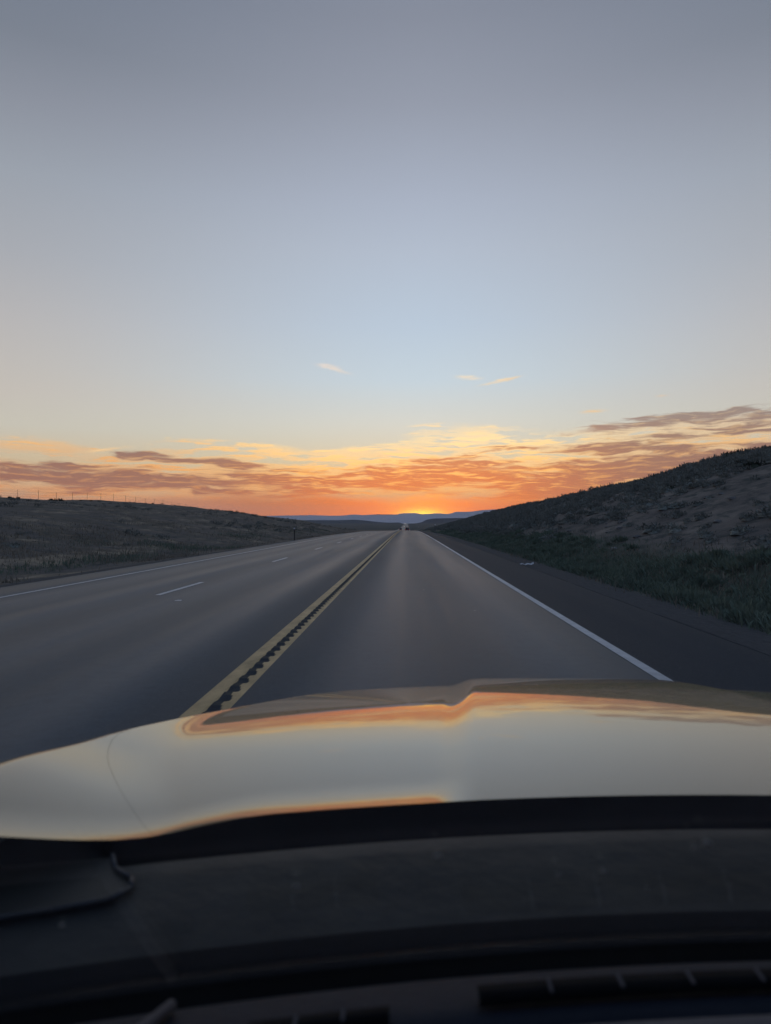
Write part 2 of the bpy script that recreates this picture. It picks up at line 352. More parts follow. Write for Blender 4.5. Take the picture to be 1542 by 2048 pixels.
# ------------------------------------------------------------------ road
def asphalt(name, c_lo, c_hi, rough, edge=None):
    m, t, b = material(name, c_lo, rough, 0.0, 0.055)
    g = t.n.new('ShaderNodeNewGeometry'); pos = g.outputs['Position']; p = t.sep(pos)
    long = t.noise(t.mapping(pos, scale=(1.1, 0.03, 1)), 1.0, 5.0, 0.55)
    patch = t.noise(t.mapping(pos, scale=(0.35, 0.12, 1)), 1.0, 4.0, 0.5)
    grit = t.noise(pos, 55.0, 3.0, 0.7)
    c = t.ramp(t.math('ADD', t.math('MULTIPLY', long, 0.65), t.math('MULTIPLY', patch, 0.35)), [(0.35, tuple(c_lo) + (1,)), (0.65, tuple(c_hi) + (1,))])
    # polished wheel paths in each lane
    wp = None
    for xw in (-0.45, 1.55, -2.6, -4.3, -5.9, -7.4):
        dd = t.math('DIVIDE', t.math('SUBTRACT', p[0], xw), 0.55)
        q = t.math('POWER', 2.718, t.math('MULTIPLY', t.math('MULTIPLY', dd, dd), -1.0))
        wp = q if wp is None else t.math('ADD', wp, q)
    c = t.mix(t.math('MULTIPLY', wp, 0.32), c, (0.108, 0.136, 0.162, 1))
    # fresher dark mat round the centre line and on the right shoulder
    dc = t.math('ABSOLUTE', t.math('SUBTRACT', p[0], XC))
    dark = t.math('MAXIMUM', t.smooth(dc, 0.35, 1.2, 0.30, 0.0), t.math('MULTIPLY', t.smooth(p[0], 2.40, 2.50), 0.85))
    c = t.mix(dark, c, (0.017, 0.024, 0.033, 1))
    c = t.mix(t.smooth(t.noise(pos, 9.0, 4.0, 0.7), 0.42, 0.70, 0.0, 0.22), c, (0.020, 0.026, 0.034, 1))
    c = t.mix(t.smooth(grit, 0.56, 0.72, 0.0, 0.55), c, (0.15, 0.155, 0.165, 1))
    t.put(b.inputs['Base Color'], c)
    t.put(b.inputs['Roughness'], t.math('SUBTRACT', t.math('ADD', rough, t.math('MULTIPLY', t.math('SUBTRACT', long, 0.5), 0.25)), t.math('ADD', t.math('MULTIPLY', wp, 0.05), t.math('MULTIPLY', dark, -0.26))))
    bp = t.n.new('ShaderNodeBump'); bp.inputs['Strength'].default_value = 0.35; bp.inputs['Distance'].default_value = 0.006
    t.l.new(grit, bp.inputs['Height']); t.l.new(bp.outputs[0], b.inputs['Normal'])
    return m
M_road = asphalt('asphalt', (0.028, 0.044, 0.058), (0.062, 0.086, 0.108), 0.46)
M_white = mottled('white_road_paint', (0.42, 0.42, 0.43), (0.62, 0.62, 0.62), 6.0, 0.55, 0.1)
M_yellow = mottled('yellow_road_paint', (0.36, 0.24, 0.095), (0.66, 0.43, 0.19), 5.0, 0.6, 0.06, stretch=(1, 0.5, 1))
M_groove = mottled('groove_asphalt', (0.028, 0.032, 0.038), (0.052, 0.056, 0.062), 9.0, 0.8, 0.3, spec=0.05)
M_tar = mottled('crack_sealant', (0.018, 0.018, 0.020), (0.035, 0.035, 0.037), 3.0, 0.6, spec=0.05)

YE = YT[(YT <= 3400)]
YL, YR = XC - 0.152, XC + 0.152       # band with the yellow lines and the milled strip
def strip(name, xa, xb, ys, lift, mat, parent=None, nx=2, jag=0.0, thick=0.0):
    xx = np.linspace(xa, xb, nx); X, Y = np.meshgrid(xx, ys)
    Z = road_z(X, Y) + lift
    if jag:
        X = X.copy(); X[:, -1] += jag * vnoise(Y[:, -1] * 1.3, Y[:, -1] * 0, 5); X[:, 0] += jag * vnoise(Y[:, 0] * 1.7, Y[:, 0] * 0, 6)
    return link(name, mesh(name, np.stack([X, Y, Z], -1).reshape(-1, 3), grid_faces(nx, len(ys))), mat, parent)
road = empty('road'); tag(road, 'straight asphalt highway with double yellow centre line running to the horizon', kind='structure')
RUM_END = 140.0
ys_far = YE[YE >= RUM_END - 1e-6]; ys_far = np.concatenate([[RUM_END], ys_far[ys_far > RUM_END]])
strip('lane_paving', LE, YL, YE, 0.0, M_road, road, 8, 0.0)
strip('lane_paving', YR, RE, YE, 0.0, M_road, road, 8, 0.0)
strip('lane_paving', YL, YR, ys_far, 0.0, M_road, road)
strip('lane_paving', YL, YR, np.array([-60., 1.0]), 0.0, M_road, road)
# paving edge: an uneven lip of asphalt with real height
for xe, sgn in ((RE, 1), (LE, -1)):
    ys = np.arange(-20, 160, 0.35); n = len(ys)
    wv = 0.06 * vnoise(ys * 0.9, ys * 0, 8) + 0.05 * vnoise(ys * 3.1, ys * 0, 9)
    rows = []
    for off, dz in ((0.0, 0.003), (0.03, 0.002), (0.10, -0.035), (0.16, -0.10)):
        X = xe + sgn * (off + (wv if off > 0 else 0)); rows.append(np.stack([X + 0 * ys, ys, road_z(xe, ys) + dz], -1))
    V = np.stack(rows, 1).reshape(-1, 3)
    link('paving_edge', mesh('paving_edge', V, grid_faces(4, n)), M_groove, road)
# milled rumble strip between and under the yellow lines
def rumble():
    per = 0.31; ys = []; dep = []
    y = 1.0
    while y < RUM_END - 0.01:
        for f, dd in ((0.0, 0.0), (0.36, 0.0), (0.46, -0.009), (0.62, -0.012), (0.80, -0.009)):
            ys.append(y + f * per); dep.append(dd)
        y += per
    ys.append(y); dep.append(0)
    ys = np.array(ys); dep = np.array(dep)
    xx = np.array([YL, YL + 0.065, YL + 0.118, YL + 0.134, YL + 0.206, YL + 0.224, YL + 0.242, YR])
    wdep = np.array([0, 0, 0.15, 1, 1, 0.9, 0.25, 0])
    jit = 0.003 * rng.standard_normal(len(ys))
    X, Y = np.meshgrid(xx, ys); X = X + (wdep[None, :] * jit[:, None])
    Z = road_z(X, Y) + dep[:, None] * wdep[None, :]
    me = mesh('rumble_strip', np.stack([X, Y, Z], -1).reshape(-1, 3), grid_faces(len(xx), len(ys)))
    me.materials.append(M_yellow); me.materials.append(M_groove); me.materials.append(M_road); me.materials.append(mottled('worn_ridge', (0.040, 0.043, 0.046), (0.085, 0.080, 0.066), 14.0, 0.8, spec=0.05))
    idx = []
    nseg = len(ys) - 1
    for j in range(nseg):
        g_ = (j % 5) >= 1
        for i in range(len(xx) - 1):
            mi = 0
            if i in (3,): mi = 1 if g_ else 3
            if i == 2: mi = 0
            if i == 4: mi = 1 if g_ else 0
            if i == 5: mi = 1 if (j % 5) in (2, 3) else 0
            idx.append(mi)
    me.polygons.foreach_set('material_index', idx)
    o = link('rumble_strip', me, None, road); o['label'] = 'yellow painted centre band with milled dark rumble grooves'
rumble()
strip('yellow_line', YL + 0.005, YL + 0.12, ys_far, 0.004, M_yellow, road)
strip('yellow_line', YR - 0.12, YR - 0.005, ys_far, 0.004, M_yellow, road)
strip('edge_line', 2.32, 2.44, YE, 0.004, M_white, road)
strip('edge_line', -8.29, -8.18, YE, 0.004, M_white, road)
k = 0; y0 = 14.1 - 12.2 * 2
while y0 < 1500:
    if y0 > -30:
        ys = np.linspace(y0, y0 + 3.1, 5)
        strip('lane_dash', -5.05, -4.93, ys, 0.004, M_white, road)
    y0 += 12.2; k += 1
# longitudinal joints and sealed cracks
ysj = np.arange(0, 130, 1.0)
def crack(x0, ya, yb, wdt, seed, lift=0.0025):
    ys = np.arange(ya, yb, 0.5); c = x0 + 0.05 * vnoise(ys / 2.3, ys * 0, seed) + 0.12 * vnoise(ys / 11., ys * 0, seed + 1)
    ww = wdt * (0.6 + 0.8 * (vnoise(ys / 1.7, ys * 0, seed + 2) + 0.5))
    X = np.stack([c - ww / 2, c + ww / 2], 1); Y = np.stack([ys, ys], 1)
    V = np.stack([X, Y, road_z(X, Y) + lift], -1).reshape(-1, 3)
    link('sealed_crack', mesh('sealed_crack', V, grid_faces(2, len(ys))), M_tar, road)
# old paint spots on the far lanes
def spot(x, y, rx, ry):
    n = 14; V = [(x, y, float(road_z(x, y)) + 0.0035)]
    for i in range(n):
        a = i / n * 2 * math.pi; r = 0.75 + 0.5 * random.random()
        xx, yy = x + rx * r * math.cos(a), y + ry * r * math.sin(a); V.append((xx, yy, float(road_z(xx, yy)) + 0.0035))
    link('paint_spot', mesh('paint_spot', V, [(0, i + 1, (i + 1) % n + 1) for i in range(n)]), M_white, road)
spot(-4.22, 13.0, 0.07, 0.10); spot(1.1, 11.6, 0.015, 0.02); spot(0.35, 15, 0.012, 0.03)
strip('paint_spot', -3.95, -3.88, np.linspace(33, 38, 4), 0.0035, mottled('faded_paint', (0.09, 0.09, 0.09), (0.2, 0.2, 0.2), 4.0), road)

# ------------------------------------------------------------------ far hills and mountains (real relief, each ridge with its depth)
def ridge(name, dist, pts, depth, mat, label, amp=0.03, base=-12.0, seed=1, nx=420, wide=2.2):
    pts = sorted(pts); pxs = np.array([p[0] for p in pts], float); pys = np.array([p[1] for p in pts], float)
    span = np.linspace(VX - 1000 * wide, VX + 1000 * wide, nx)
    span = np.unique(np.concatenate([span, np.linspace(pxs[0], pxs[-1], 300)]))
    top = np.interp(span, pxs, pys)
    hgt = (VY - top) / F * dist + CAMH - base
    rows = []
    fr = np.array([0, 0.12, 0.3, 0.5, 0.68, 0.82, 0.92, 1.0, 1.12, 1.4, 2.0])
    hh = np.array([0, 0.06, 0.2, 0.42, 0.66, 0.86, 0.96, 1.0, 0.93, 0.55, 0.0])
    for f_, h_ in zip(fr, hh):
        Y = dist - depth * (1 - f_); X = (span - VX) / F * dist
        sp = vnoise(X / (depth * 0.22), 0 * X + f_ * 3.1, seed) + 0.5 * vnoise(X / (depth * 0.08), 0 * X + f_ * 7.0, seed + 3)
        H = hgt * h_ * (1 + (0.55 * sp * (1 - h_) if h_ < 1 else 0)) + (hgt * amp * vnoise(X / (dist * 0.004), 0 * X, seed + 7) if h_ >= 0.9 else 0)
        rows.append(np.stack([X, Y + 0 * X + depth * 0.25 * sp * (h_ < 1) * (f_ > 0), base + H], -1))
    V = np.stack(rows, 0).reshape(-1, 3)
    o = link(name, mesh(name, V, grid_faces(len(span), len(fr)), False), mat)
    tag(o, label, kind='structure'); return o
M_mtn = mottled('hazed_rock', (0.54, 0.50, 0.54), (0.64, 0.60, 0.63), 0.002, 0.95, spec=0.0)  # rock colour lifted to carry part of the distance haze
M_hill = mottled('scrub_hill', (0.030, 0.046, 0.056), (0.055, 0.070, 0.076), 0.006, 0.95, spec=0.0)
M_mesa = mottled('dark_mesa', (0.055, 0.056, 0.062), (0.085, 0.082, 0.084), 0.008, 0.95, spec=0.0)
MT = [(-1200, 1034), (-400, 1030), (0, 1033), (300, 1032), (525, 1031.8), (570, 1031), (625, 1030.2), (660, 1031.2), (680, 1031.4), (705, 1029), (728, 1030), (754, 1028.4), (795, 1029), (803, 1026), (832, 1026.3), (843, 1028.4),
      (860, 1027.6), (875, 1026.2), (896, 1028.5), (912, 1023.6), (933, 1024), (956, 1021.5), (981, 1018.8), (1010, 1019), (1100, 1022), (1300, 1018), (1700, 1026), (2600, 1032)]
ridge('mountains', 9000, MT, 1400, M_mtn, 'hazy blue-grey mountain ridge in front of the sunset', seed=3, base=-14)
HL = [(-1200, 1043), (-200, 1041), (300, 1042), (540, 1042.5), (600, 1040.2), (680, 1040.3), (710, 1039.2), (735, 1041.5), (760, 1044.3), (780, 1045.3), (793, 1044.8), (803, 1044.8), (808, 1047.6), (816, 1048), (830, 1047)]
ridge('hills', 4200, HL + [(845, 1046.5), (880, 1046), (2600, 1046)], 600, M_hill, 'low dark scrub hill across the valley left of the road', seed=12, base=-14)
HM = [(805, 1049.5), (822, 1047.5), (838, 1045.8), (848, 1042.5), (853, 1038.6), (870, 1036.8), (900, 1036.2), (940, 1036), (1000, 1035), (1200, 1036), (1700, 1040), (2600, 1044)]
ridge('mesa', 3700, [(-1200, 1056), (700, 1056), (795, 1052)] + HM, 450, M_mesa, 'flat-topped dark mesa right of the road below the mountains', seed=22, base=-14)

# ------------------------------------------------------------------ vegetation
def leaf_clump(name, n, seed, w_=0.05, flat=0.75, spiky=0.0):
    """unit shrub: blades and leaf faces spread through a dome of radius 1"""
    r = random.Random(seed); V = []; Fc = []
    lobes = [(r.uniform(-.45, .45), r.uniform(-.45, .45), r.uniform(.1, .45), r.uniform(.35, .62)) for _ in range(7)]
    for i in range(n):
        lx, ly, lz, lr = r.choice(lobes)
        th = r.uniform(0, 2 * math.pi); ph = math.acos(r.uniform(-0.3, 1)); q = lr * r.uniform(.45, 1.05)
        dx, dy, dz = math.sin(ph) * math.cos(th), math.sin(ph) * math.sin(th), math.cos(ph)
        c = Vector((lx + q * dx, ly + q * dy, max(0.02, (lz + q * dz) * flat)))
        up = Vector((dx + r.gauss(0, .5), dy + r.gauss(0, .5), abs(dz) + .5 + spiky)).normalized()
        sd = up.cross(Vector((r.gauss(0, 1), r.gauss(0, 1), r.gauss(0, 1)))).normalized()
        L = r.uniform(.10, .24) * (1 + spiky); Wd = w_ * r.uniform(.7, 1.5)
        k = len(V)
        V += [c - sd * Wd, c + sd * Wd, c + up * L + sd * Wd * .3, c + up * L - sd * Wd * .5]; Fc.append((k, k + 1, k + 2, k + 3))
    # woody core that the leaves grow from
    k = len(V); nr, na = 4, 9
    for j in range(nr):
        ph = j / (nr - 1) * math.pi * .5
        for i in range(na):
            a = i / na * 2 * math.pi; q = .62 * r.uniform(.8, 1.15)
            V.append(Vector((q * math.cos(ph) * math.cos(a), q * math.cos(ph) * math.sin(a), .5 * flat * math.sin(ph) * r.uniform(.85, 1.2))))
    for j in range(nr - 1):
        for i in range(na): Fc.append((k + j * na + i, k + j * na + (i + 1) % na, k + (j + 1) * na + (i + 1) % na, k + (j + 1) * na + i))
    return mesh(name, [tuple(v) for v in V], Fc)
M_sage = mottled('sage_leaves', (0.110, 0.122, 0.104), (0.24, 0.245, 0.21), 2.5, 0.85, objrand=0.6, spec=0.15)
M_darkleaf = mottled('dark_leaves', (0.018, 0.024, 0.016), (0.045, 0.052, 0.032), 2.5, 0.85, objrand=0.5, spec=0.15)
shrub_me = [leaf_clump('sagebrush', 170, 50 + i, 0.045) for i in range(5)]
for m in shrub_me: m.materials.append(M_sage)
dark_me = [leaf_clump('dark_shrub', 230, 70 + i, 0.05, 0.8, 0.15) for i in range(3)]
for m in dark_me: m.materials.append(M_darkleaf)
def proj(x, y, z):
    return VX + F * x / y, VY - F * (z - CAMH) / y
cands = []
def add_field(n, xr, yr, dens, smin, smax, side):
    k = 0
    while k < n:
        x = random.uniform(*xr); y = yr[0] * (yr[1] / yr[0]) ** random.random() if yr[0] > 0 else random.uniform(*yr)
        if random.random() > dens(x, y): continue
        s = random.uniform(smin, smax) * (0.7 + 0.6 * random.random())
        cands.append((x, y, s, side)); k += 1
def dR(x, y):
    patch = float(vnoise(x / 4.0, y / 6.0, 31)) + 0.5
    if y < 60:
        bare = 0.30 + 0.7 * sstep(x, 15, 26)
        return float(bare) * (0.35 + patch)
    return min(1, 0.25 + patch * 1.2)
add_field(4200, (8.5, 34), (40, 420), dR, 0.28, 0.66, 'right')
add_field(950, (10, 33), (14, 64), dR, 0.22, 0.55, 'right')
def dL(x, y): return max(0.02, float(vnoise(x / 7.0, y / 12.0, 33)) * 2.0)
add_field(700, (-64, -16), (30, 330), dL, 0.18, 0.42, 'left')
def crest_r(y): return 29.5
cands = [c + (float(land_z(c[0], c[1])),) for c in cands]
scored = []
for c in cands:
    x, y, s, side, z = c; u, v_ = proj(x, y, z)
    vis = (-30 < u < 1572) and (v_ < 1400)
    scored.append((s / y if vis else 0, c))
scored.sort(key=lambda q: -q[0])
NS = 262
for i, (sc_, c) in enumerate(scored[:NS]):
    x, y, s, side, z = c
    o = bpy.data.objects.new('sagebrush', shrub_me[i % 5]); COL.objects.link(o)
    o.location = (x, y, z - 0.04); o.scale = (s * random.uniform(.85, 1.25), s * random.uniform(.85, 1.25), s * random.uniform(.75, 1.1)); o.rotation_euler = (0, 0, random.uniform(0, 6.28))
    if side == 'right': tag(o, 'low grey-green sagebrush on the cut bank right of the road', 'shrub', 'sagebrush scattered over the right bank')
    else: tag(o, 'small grey-green brush on the grassy slope left of the road', 'shrub', 'brush scattered over the left slope')
# the rest of the brush, past what one can pick apart
def brush_mass(name, lst, mat, blades, label, seed):
    r = np.random.default_rng(seed); n = len(lst) * blades
    A = np.array([(c[0], c[1], c[4], c[2]) for c in lst]); A = np.repeat(A, blades, 0)
    th = r.uniform(0, 2 * np.pi, n); ph = np.arccos(r.uniform(0, 1, n)); q = r.uniform(.45, 1.05, n)
    dx, dy, dz = np.sin(ph) * np.cos(th), np.sin(ph) * np.sin(th), np.cos(ph)
    S = A[:, 3]; C = np.stack([A[:, 0] + dx * q * S, A[:, 1] + dy * q * S, A[:, 2] + dz * q * S * .75], -1)
    a2 = r.uniform(0, 2 * np.pi, n); sd = np.stack([np.cos(a2), np.sin(a2), r.normal(0, .3, n)], -1) * (S * .11)[:, None]
    up = np.stack([dx, dy, dz + .6], -1) * (S * .30)[:, None]
    V = np.stack([C - sd, C + sd, C + up], 1).reshape(-1, 3); Fa = np.arange(n * 3).reshape(-1, 3)
    o = link(name, mesh(name, V, Fa), mat); tag(o, label, 'shrubs', kind='stuff'); return o
brush_mass('distant_brush', [c for s_, c in scored[NS:] if s_ > 0], M_sage, 46, 'mass of small sagebrush covering the banks farther along the road', 5)
# shrubs that stand against the sky on the crests, and a few dark ones one can single out
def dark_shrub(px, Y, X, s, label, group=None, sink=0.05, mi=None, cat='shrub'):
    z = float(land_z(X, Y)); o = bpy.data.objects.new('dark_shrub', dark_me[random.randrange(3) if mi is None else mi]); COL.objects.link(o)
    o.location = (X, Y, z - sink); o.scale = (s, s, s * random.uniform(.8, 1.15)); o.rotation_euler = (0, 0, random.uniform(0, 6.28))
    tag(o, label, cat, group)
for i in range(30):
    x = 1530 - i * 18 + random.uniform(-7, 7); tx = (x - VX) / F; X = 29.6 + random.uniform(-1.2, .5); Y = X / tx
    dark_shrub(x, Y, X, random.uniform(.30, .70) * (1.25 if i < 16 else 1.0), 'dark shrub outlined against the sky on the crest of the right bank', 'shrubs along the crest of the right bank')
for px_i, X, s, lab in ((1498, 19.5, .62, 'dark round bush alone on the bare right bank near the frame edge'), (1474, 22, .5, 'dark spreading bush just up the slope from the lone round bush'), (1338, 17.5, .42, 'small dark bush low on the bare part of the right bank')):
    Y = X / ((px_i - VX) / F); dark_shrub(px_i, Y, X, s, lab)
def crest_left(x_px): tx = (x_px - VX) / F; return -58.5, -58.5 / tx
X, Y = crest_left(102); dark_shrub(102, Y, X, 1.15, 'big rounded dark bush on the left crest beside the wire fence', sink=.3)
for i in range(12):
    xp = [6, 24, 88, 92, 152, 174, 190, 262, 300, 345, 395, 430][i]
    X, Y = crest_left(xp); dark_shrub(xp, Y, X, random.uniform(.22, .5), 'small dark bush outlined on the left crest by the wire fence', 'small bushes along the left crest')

def blades(name, pts, mat, label, seed, wd=0.012, lean=0.35):
    """grass: pts = array of x, y, z, height"""
    r = np.random.default_rng(seed); n = len(pts)
    a = r.uniform(0, 2 * np.pi, n); sd = np.stack([np.cos(a), np.sin(a), 0 * a], -1) * (wd * r.uniform(.6, 1.5, n))[:, None]
    b_ = r.uniform(0, 2 * np.pi, n); ln = r.uniform(0.05, lean, n) * pts[:, 3]
    C = pts[:, :3]; mid = C + np.stack([np.cos(b_) * ln * .35, np.sin(b_) * ln * .35, pts[:, 3] * .55], -1); tip = C + np.stack([np.cos(b_) * ln, np.sin(b_) * ln, pts[:, 3]], -1)
    V = np.stack([C - sd, C + sd, mid + sd * .8, mid - sd * .8, tip], 1).reshape(-1, 3)
    k = (np.arange(n) * 5)[:, None]
    F1 = (k + np.array([[0, 1, 2, 3]])); F2 = (k + np.array([[3, 2, 4]]))
    o = link(name, mesh(name, V, F1.tolist() + F2.tolist()), mat); tag(o, label, 'grass', kind='stuff'); return o
def grass_pts(n, xr, y0, y1, hmin, hmax, seed, keep):
    r = np.random.default_rng(seed); x = r.uniform(xr[0], xr[1], n); y = y0 * (y1 / y0) ** r.uniform(0, 1, n)
    k = keep(x, y) > r.uniform(0, 1, n); x, y = x[k], y[k]
    cl = 0.6 + 1.0 * (vnoise(x / .7, y / .9, seed) + .5)
    return np.stack([x, y, land_z(x, y) - .02, r.uniform(hmin, hmax, len(x)) * cl], -1)
M_green = mottled('green_weeds', (0.080, 0.118, 0.084), (0.175, 0.21, 0.145), 0.9, 0.8, spec=0.2)
M_tan = mottled('dry_grass', (0.12, 0.108, 0.084), (0.29, 0.245, 0.18), 0.5, 0.85, spec=0.2)
def kR(x, y): return np.clip(1.3 * sstep(x, 5.3, 6.1) * sstep(x, 10.0, 7.6) * (0.10 + 1.5 * (vnoise(x / 1.3, y / 2.4, 61) + .5) ** 2.2) * (0.45 + 1.1 * (vnoise(x / 3.0, y / 9.0, 62) + .5)), 0, 1)
blades('verge_weeds', grass_pts(110000, (5.2, 10.2), 7, 150, .07, .24, 3, kR), M_green, 'green weeds growing along the right verge', 4, 0.012, 1.3)
vr = random.Random(77); vl = []
while len(vl) < 900:
    x_ = vr.uniform(5.7, 9.6); y_ = 8 * (170 / 8) ** vr.random()
    if vr.random() < 0.25 + 1.2 * float(vnoise(x_ / 1.6, y_ / 5.0, 64)): vl.append((x_, y_, vr.uniform(.12, .34), 'right', float(land_z(x_, y_)) - .03))
brush_mass('verge_bushes', vl, M_green, 110, 'low soft green bushes crowding the right verge behind the gravel', 9)
def kT(x, y): return np.clip(1.2 * (vnoise(x / 2.0, y / 3.5, 71) + .15), 0, 1) * sstep(x, 4.9, 5.8) * sstep(x, 10.8, 8.2)
blades('verge_dry_grass', grass_pts(60000, (4.9, 13), 8, 120, .07, .22, 5, kT), M_tan, 'dry tan grass mixed into the right verge', 6, 0.010, .6)
def kL(x, y): return np.clip(1.6 * (vnoise(x / 3.0, y / 6.0, 81) + .25) * sstep(-x, 10.6, 12.0) * (0.35 + .65 * sstep(-x, 26, 15)), 0, 1)
blades('left_dry_grass', grass_pts(130000, (-40, -10.6), 17, 220, .06, .20, 7, kL), M_tan, 'dry tan grass along the left verge and slope', 8, 0.016, .6)
def kLg(x, y): return np.clip(2.2 * (vnoise(x / 2.0, y / 5.0, 91) - .02), 0, 1) * sstep(-x, 11.2, 12.4) * sstep(-x, 19, 15)
blades('left_green_weeds', grass_pts(50000, (-20, -11), 17, 140, .08, .24, 9, kLg), M_green, 'dark green weeds among the dry grass of the left verge', 10, 0.016, .5)
# pale stones on the right bank
M_stone = mottled('pale_stone', (0.11, 0.105, 0.10), (0.20, 0.19, 0.175), 3.0, 0.9, objrand=0.4)
def stone_mesh(seed):
    r = random.Random(seed); bm = bmesh.new(); bmesh.ops.create_icosphere(bm, subdivisions=2, radius=1.0)
    for v in bm.verts: v.co *= r.uniform(.75, 1.15); v.co.z *= .6
    return bm_mesh('stone', bm)
st = [stone_mesh(i) for i in range(3)]
for m in st: m.materials.append(M_stone)
for i in range(60):
    X = random.uniform(8.5, 24); Y = random.uniform(X * 1.95, X * 4.5); o = bpy.data.objects.new('stone', st[i % 3]); COL.objects.link(o)
    o.location = (X, Y, float(land_z(X, Y)) + .02); s = random.uniform(.07, .17); o.scale = (s * 1.4, s, s); o.rotation_euler = (0, 0, random.uniform(0, 6))
    tag(o, 'pale stone lying on the bare slope of the right bank', 'stone', 'pale stones on the right bank')

# ------------------------------------------------------------------ wire fence along the left crest
M_steel = mottled('weathered_steel', (0.05, 0.04, 0.035), (0.09, 0.07, 0.06), 8.0, 0.7)
fence = empty('wire_fence', (-62, 104, float(land_z(-62, 104))))
tag(fence, 'wire fence with thin steel posts along the crest of the left slope', 'fence')
fx = -61.0; tops = []
y = 86.0; i = 0
while y < 200:
    z = float(land_z(fx, y)); hgt = 1.42 if i % 5 else 1.6
    bm = bmesh.new(); tube(bm, (0, 0, -.3), (random.uniform(-.03, .03), 0, hgt), .028, 6)
    o = link('post', bm_mesh('post', bm), M_steel, fence); o.location = Vector((fx, y, z)) - fence.location
    tops.append((fx, y, z)); y += 6.0 + random.uniform(-.3, .3); i += 1
for hgt in (0.45, 0.8, 1.15, 1.35):
    bm = bmesh.new()
    for a_, b_ in zip(tops[:-1], tops[1:]):
        m_ = ((a_[0] + b_[0]) / 2, (a_[1] + b_[1]) / 2, (a_[2] + b_[2]) / 2 + hgt - .03)
        tube(bm, (a_[0], a_[1], a_[2] + hgt), m_, .007, 4); tube(bm, m_, (b_[0], b_[1], b_[2] + hgt), .007, 4)
    o = link('wire', bm_mesh('wire', bm), M_steel, fence); o.location = -fence.location

# ------------------------------------------------------------------ delineator posts
M_postdark = mottled('dark_post', (0.035, 0.028, 0.025), (0.06, 0.05, 0.045), 10, 0.8)
M_postpale = mottled('pale_post', (0.10, 0.10, 0.10), (0.17, 0.17, 0.17), 10, 0.7)
M_refl, _, _b = material('white_reflector', (0.85, 0.85, 0.86), 0.25)
_b.inputs['Coat Weight'].default_value = 1.0
M_refl_lit = M_refl
def delineator(X, Y, h, mat, refl, label):
    z = float(land_z(X, Y)); e_ = empty('delineator_post', (X, Y, z)); tag(e_, label, 'marker post')
    bm = bmesh.new(); box(bm, -.05, .05, -.015, .015, -.3, h, .005); box(bm, -.012, .012, .015, .04, -.3, h, 0)
    link('post', bm_mesh('post', bm), mat, e_)
    if refl:
        bm = bmesh.new(); tube(bm, (0, -.018, h - .10), (0, -.034, h - .10), .10 if refl > 1 else .07, 14)
        link('reflector', bm_mesh('reflector', bm), M_refl, e_)
    bm = bmesh.new(); tube(bm, (0, -.04, h * .35), (0, .05, h * .35), .012, 6); link('bolt', bm_mesh('bolt', bm), M_steel, e_)
delineator(-10.9, 68.5, 1.25, M_postdark, 1, 'dark marker post at the left edge of the highway below the slope')
delineator(5.3, 134, 1.6, M_postpale, 2, 'marker post with white reflector right of the road, nearer one')
delineator(5.3, 320, 2.2, M_postpale, 2, 'farther marker post right of the road near the distant vehicles')

# ------------------------------------------------------------------ a scrap of white plastic on the gravel
def scrap():
    bm = bmesh.new(); bmesh.ops.create_grid(bm, x_segments=14, y_segments=7, size=0.5)
    for v in bm.verts:
        x, y_ = v.co.x, v.co.y
        v.co.y = y_ * .30 * (1 - .5 * abs(x)); v.co.x = x * .85
        v.co.z = .05 + .10 * abs(math.sin(x * 7 + 1)) * (1 - abs(y_)) + .22 * max(0, x - .1) * (1 - abs(y_ * 1.6)) + random.uniform(-.018, .018)
    r = bmesh.ops.solidify(bm, geom=bm.faces[:], thickness=.006)
    return bm_mesh('plastic_scrap', bm)
so = link('plastic_scrap', scrap(), mottled('white_plastic', (0.45, 0.45, 0.46), (0.7, 0.7, 0.7), 5.0, 0.5))
so.scale = (.6, .6, .6); so.location = (4.42, 26.4, float(land_z(4.42, 26.4)) + .01); so.rotation_euler = (0, 0, .15)
tag(so, 'crumpled scrap of white plastic on the gravel at the right road edge', 'litter')

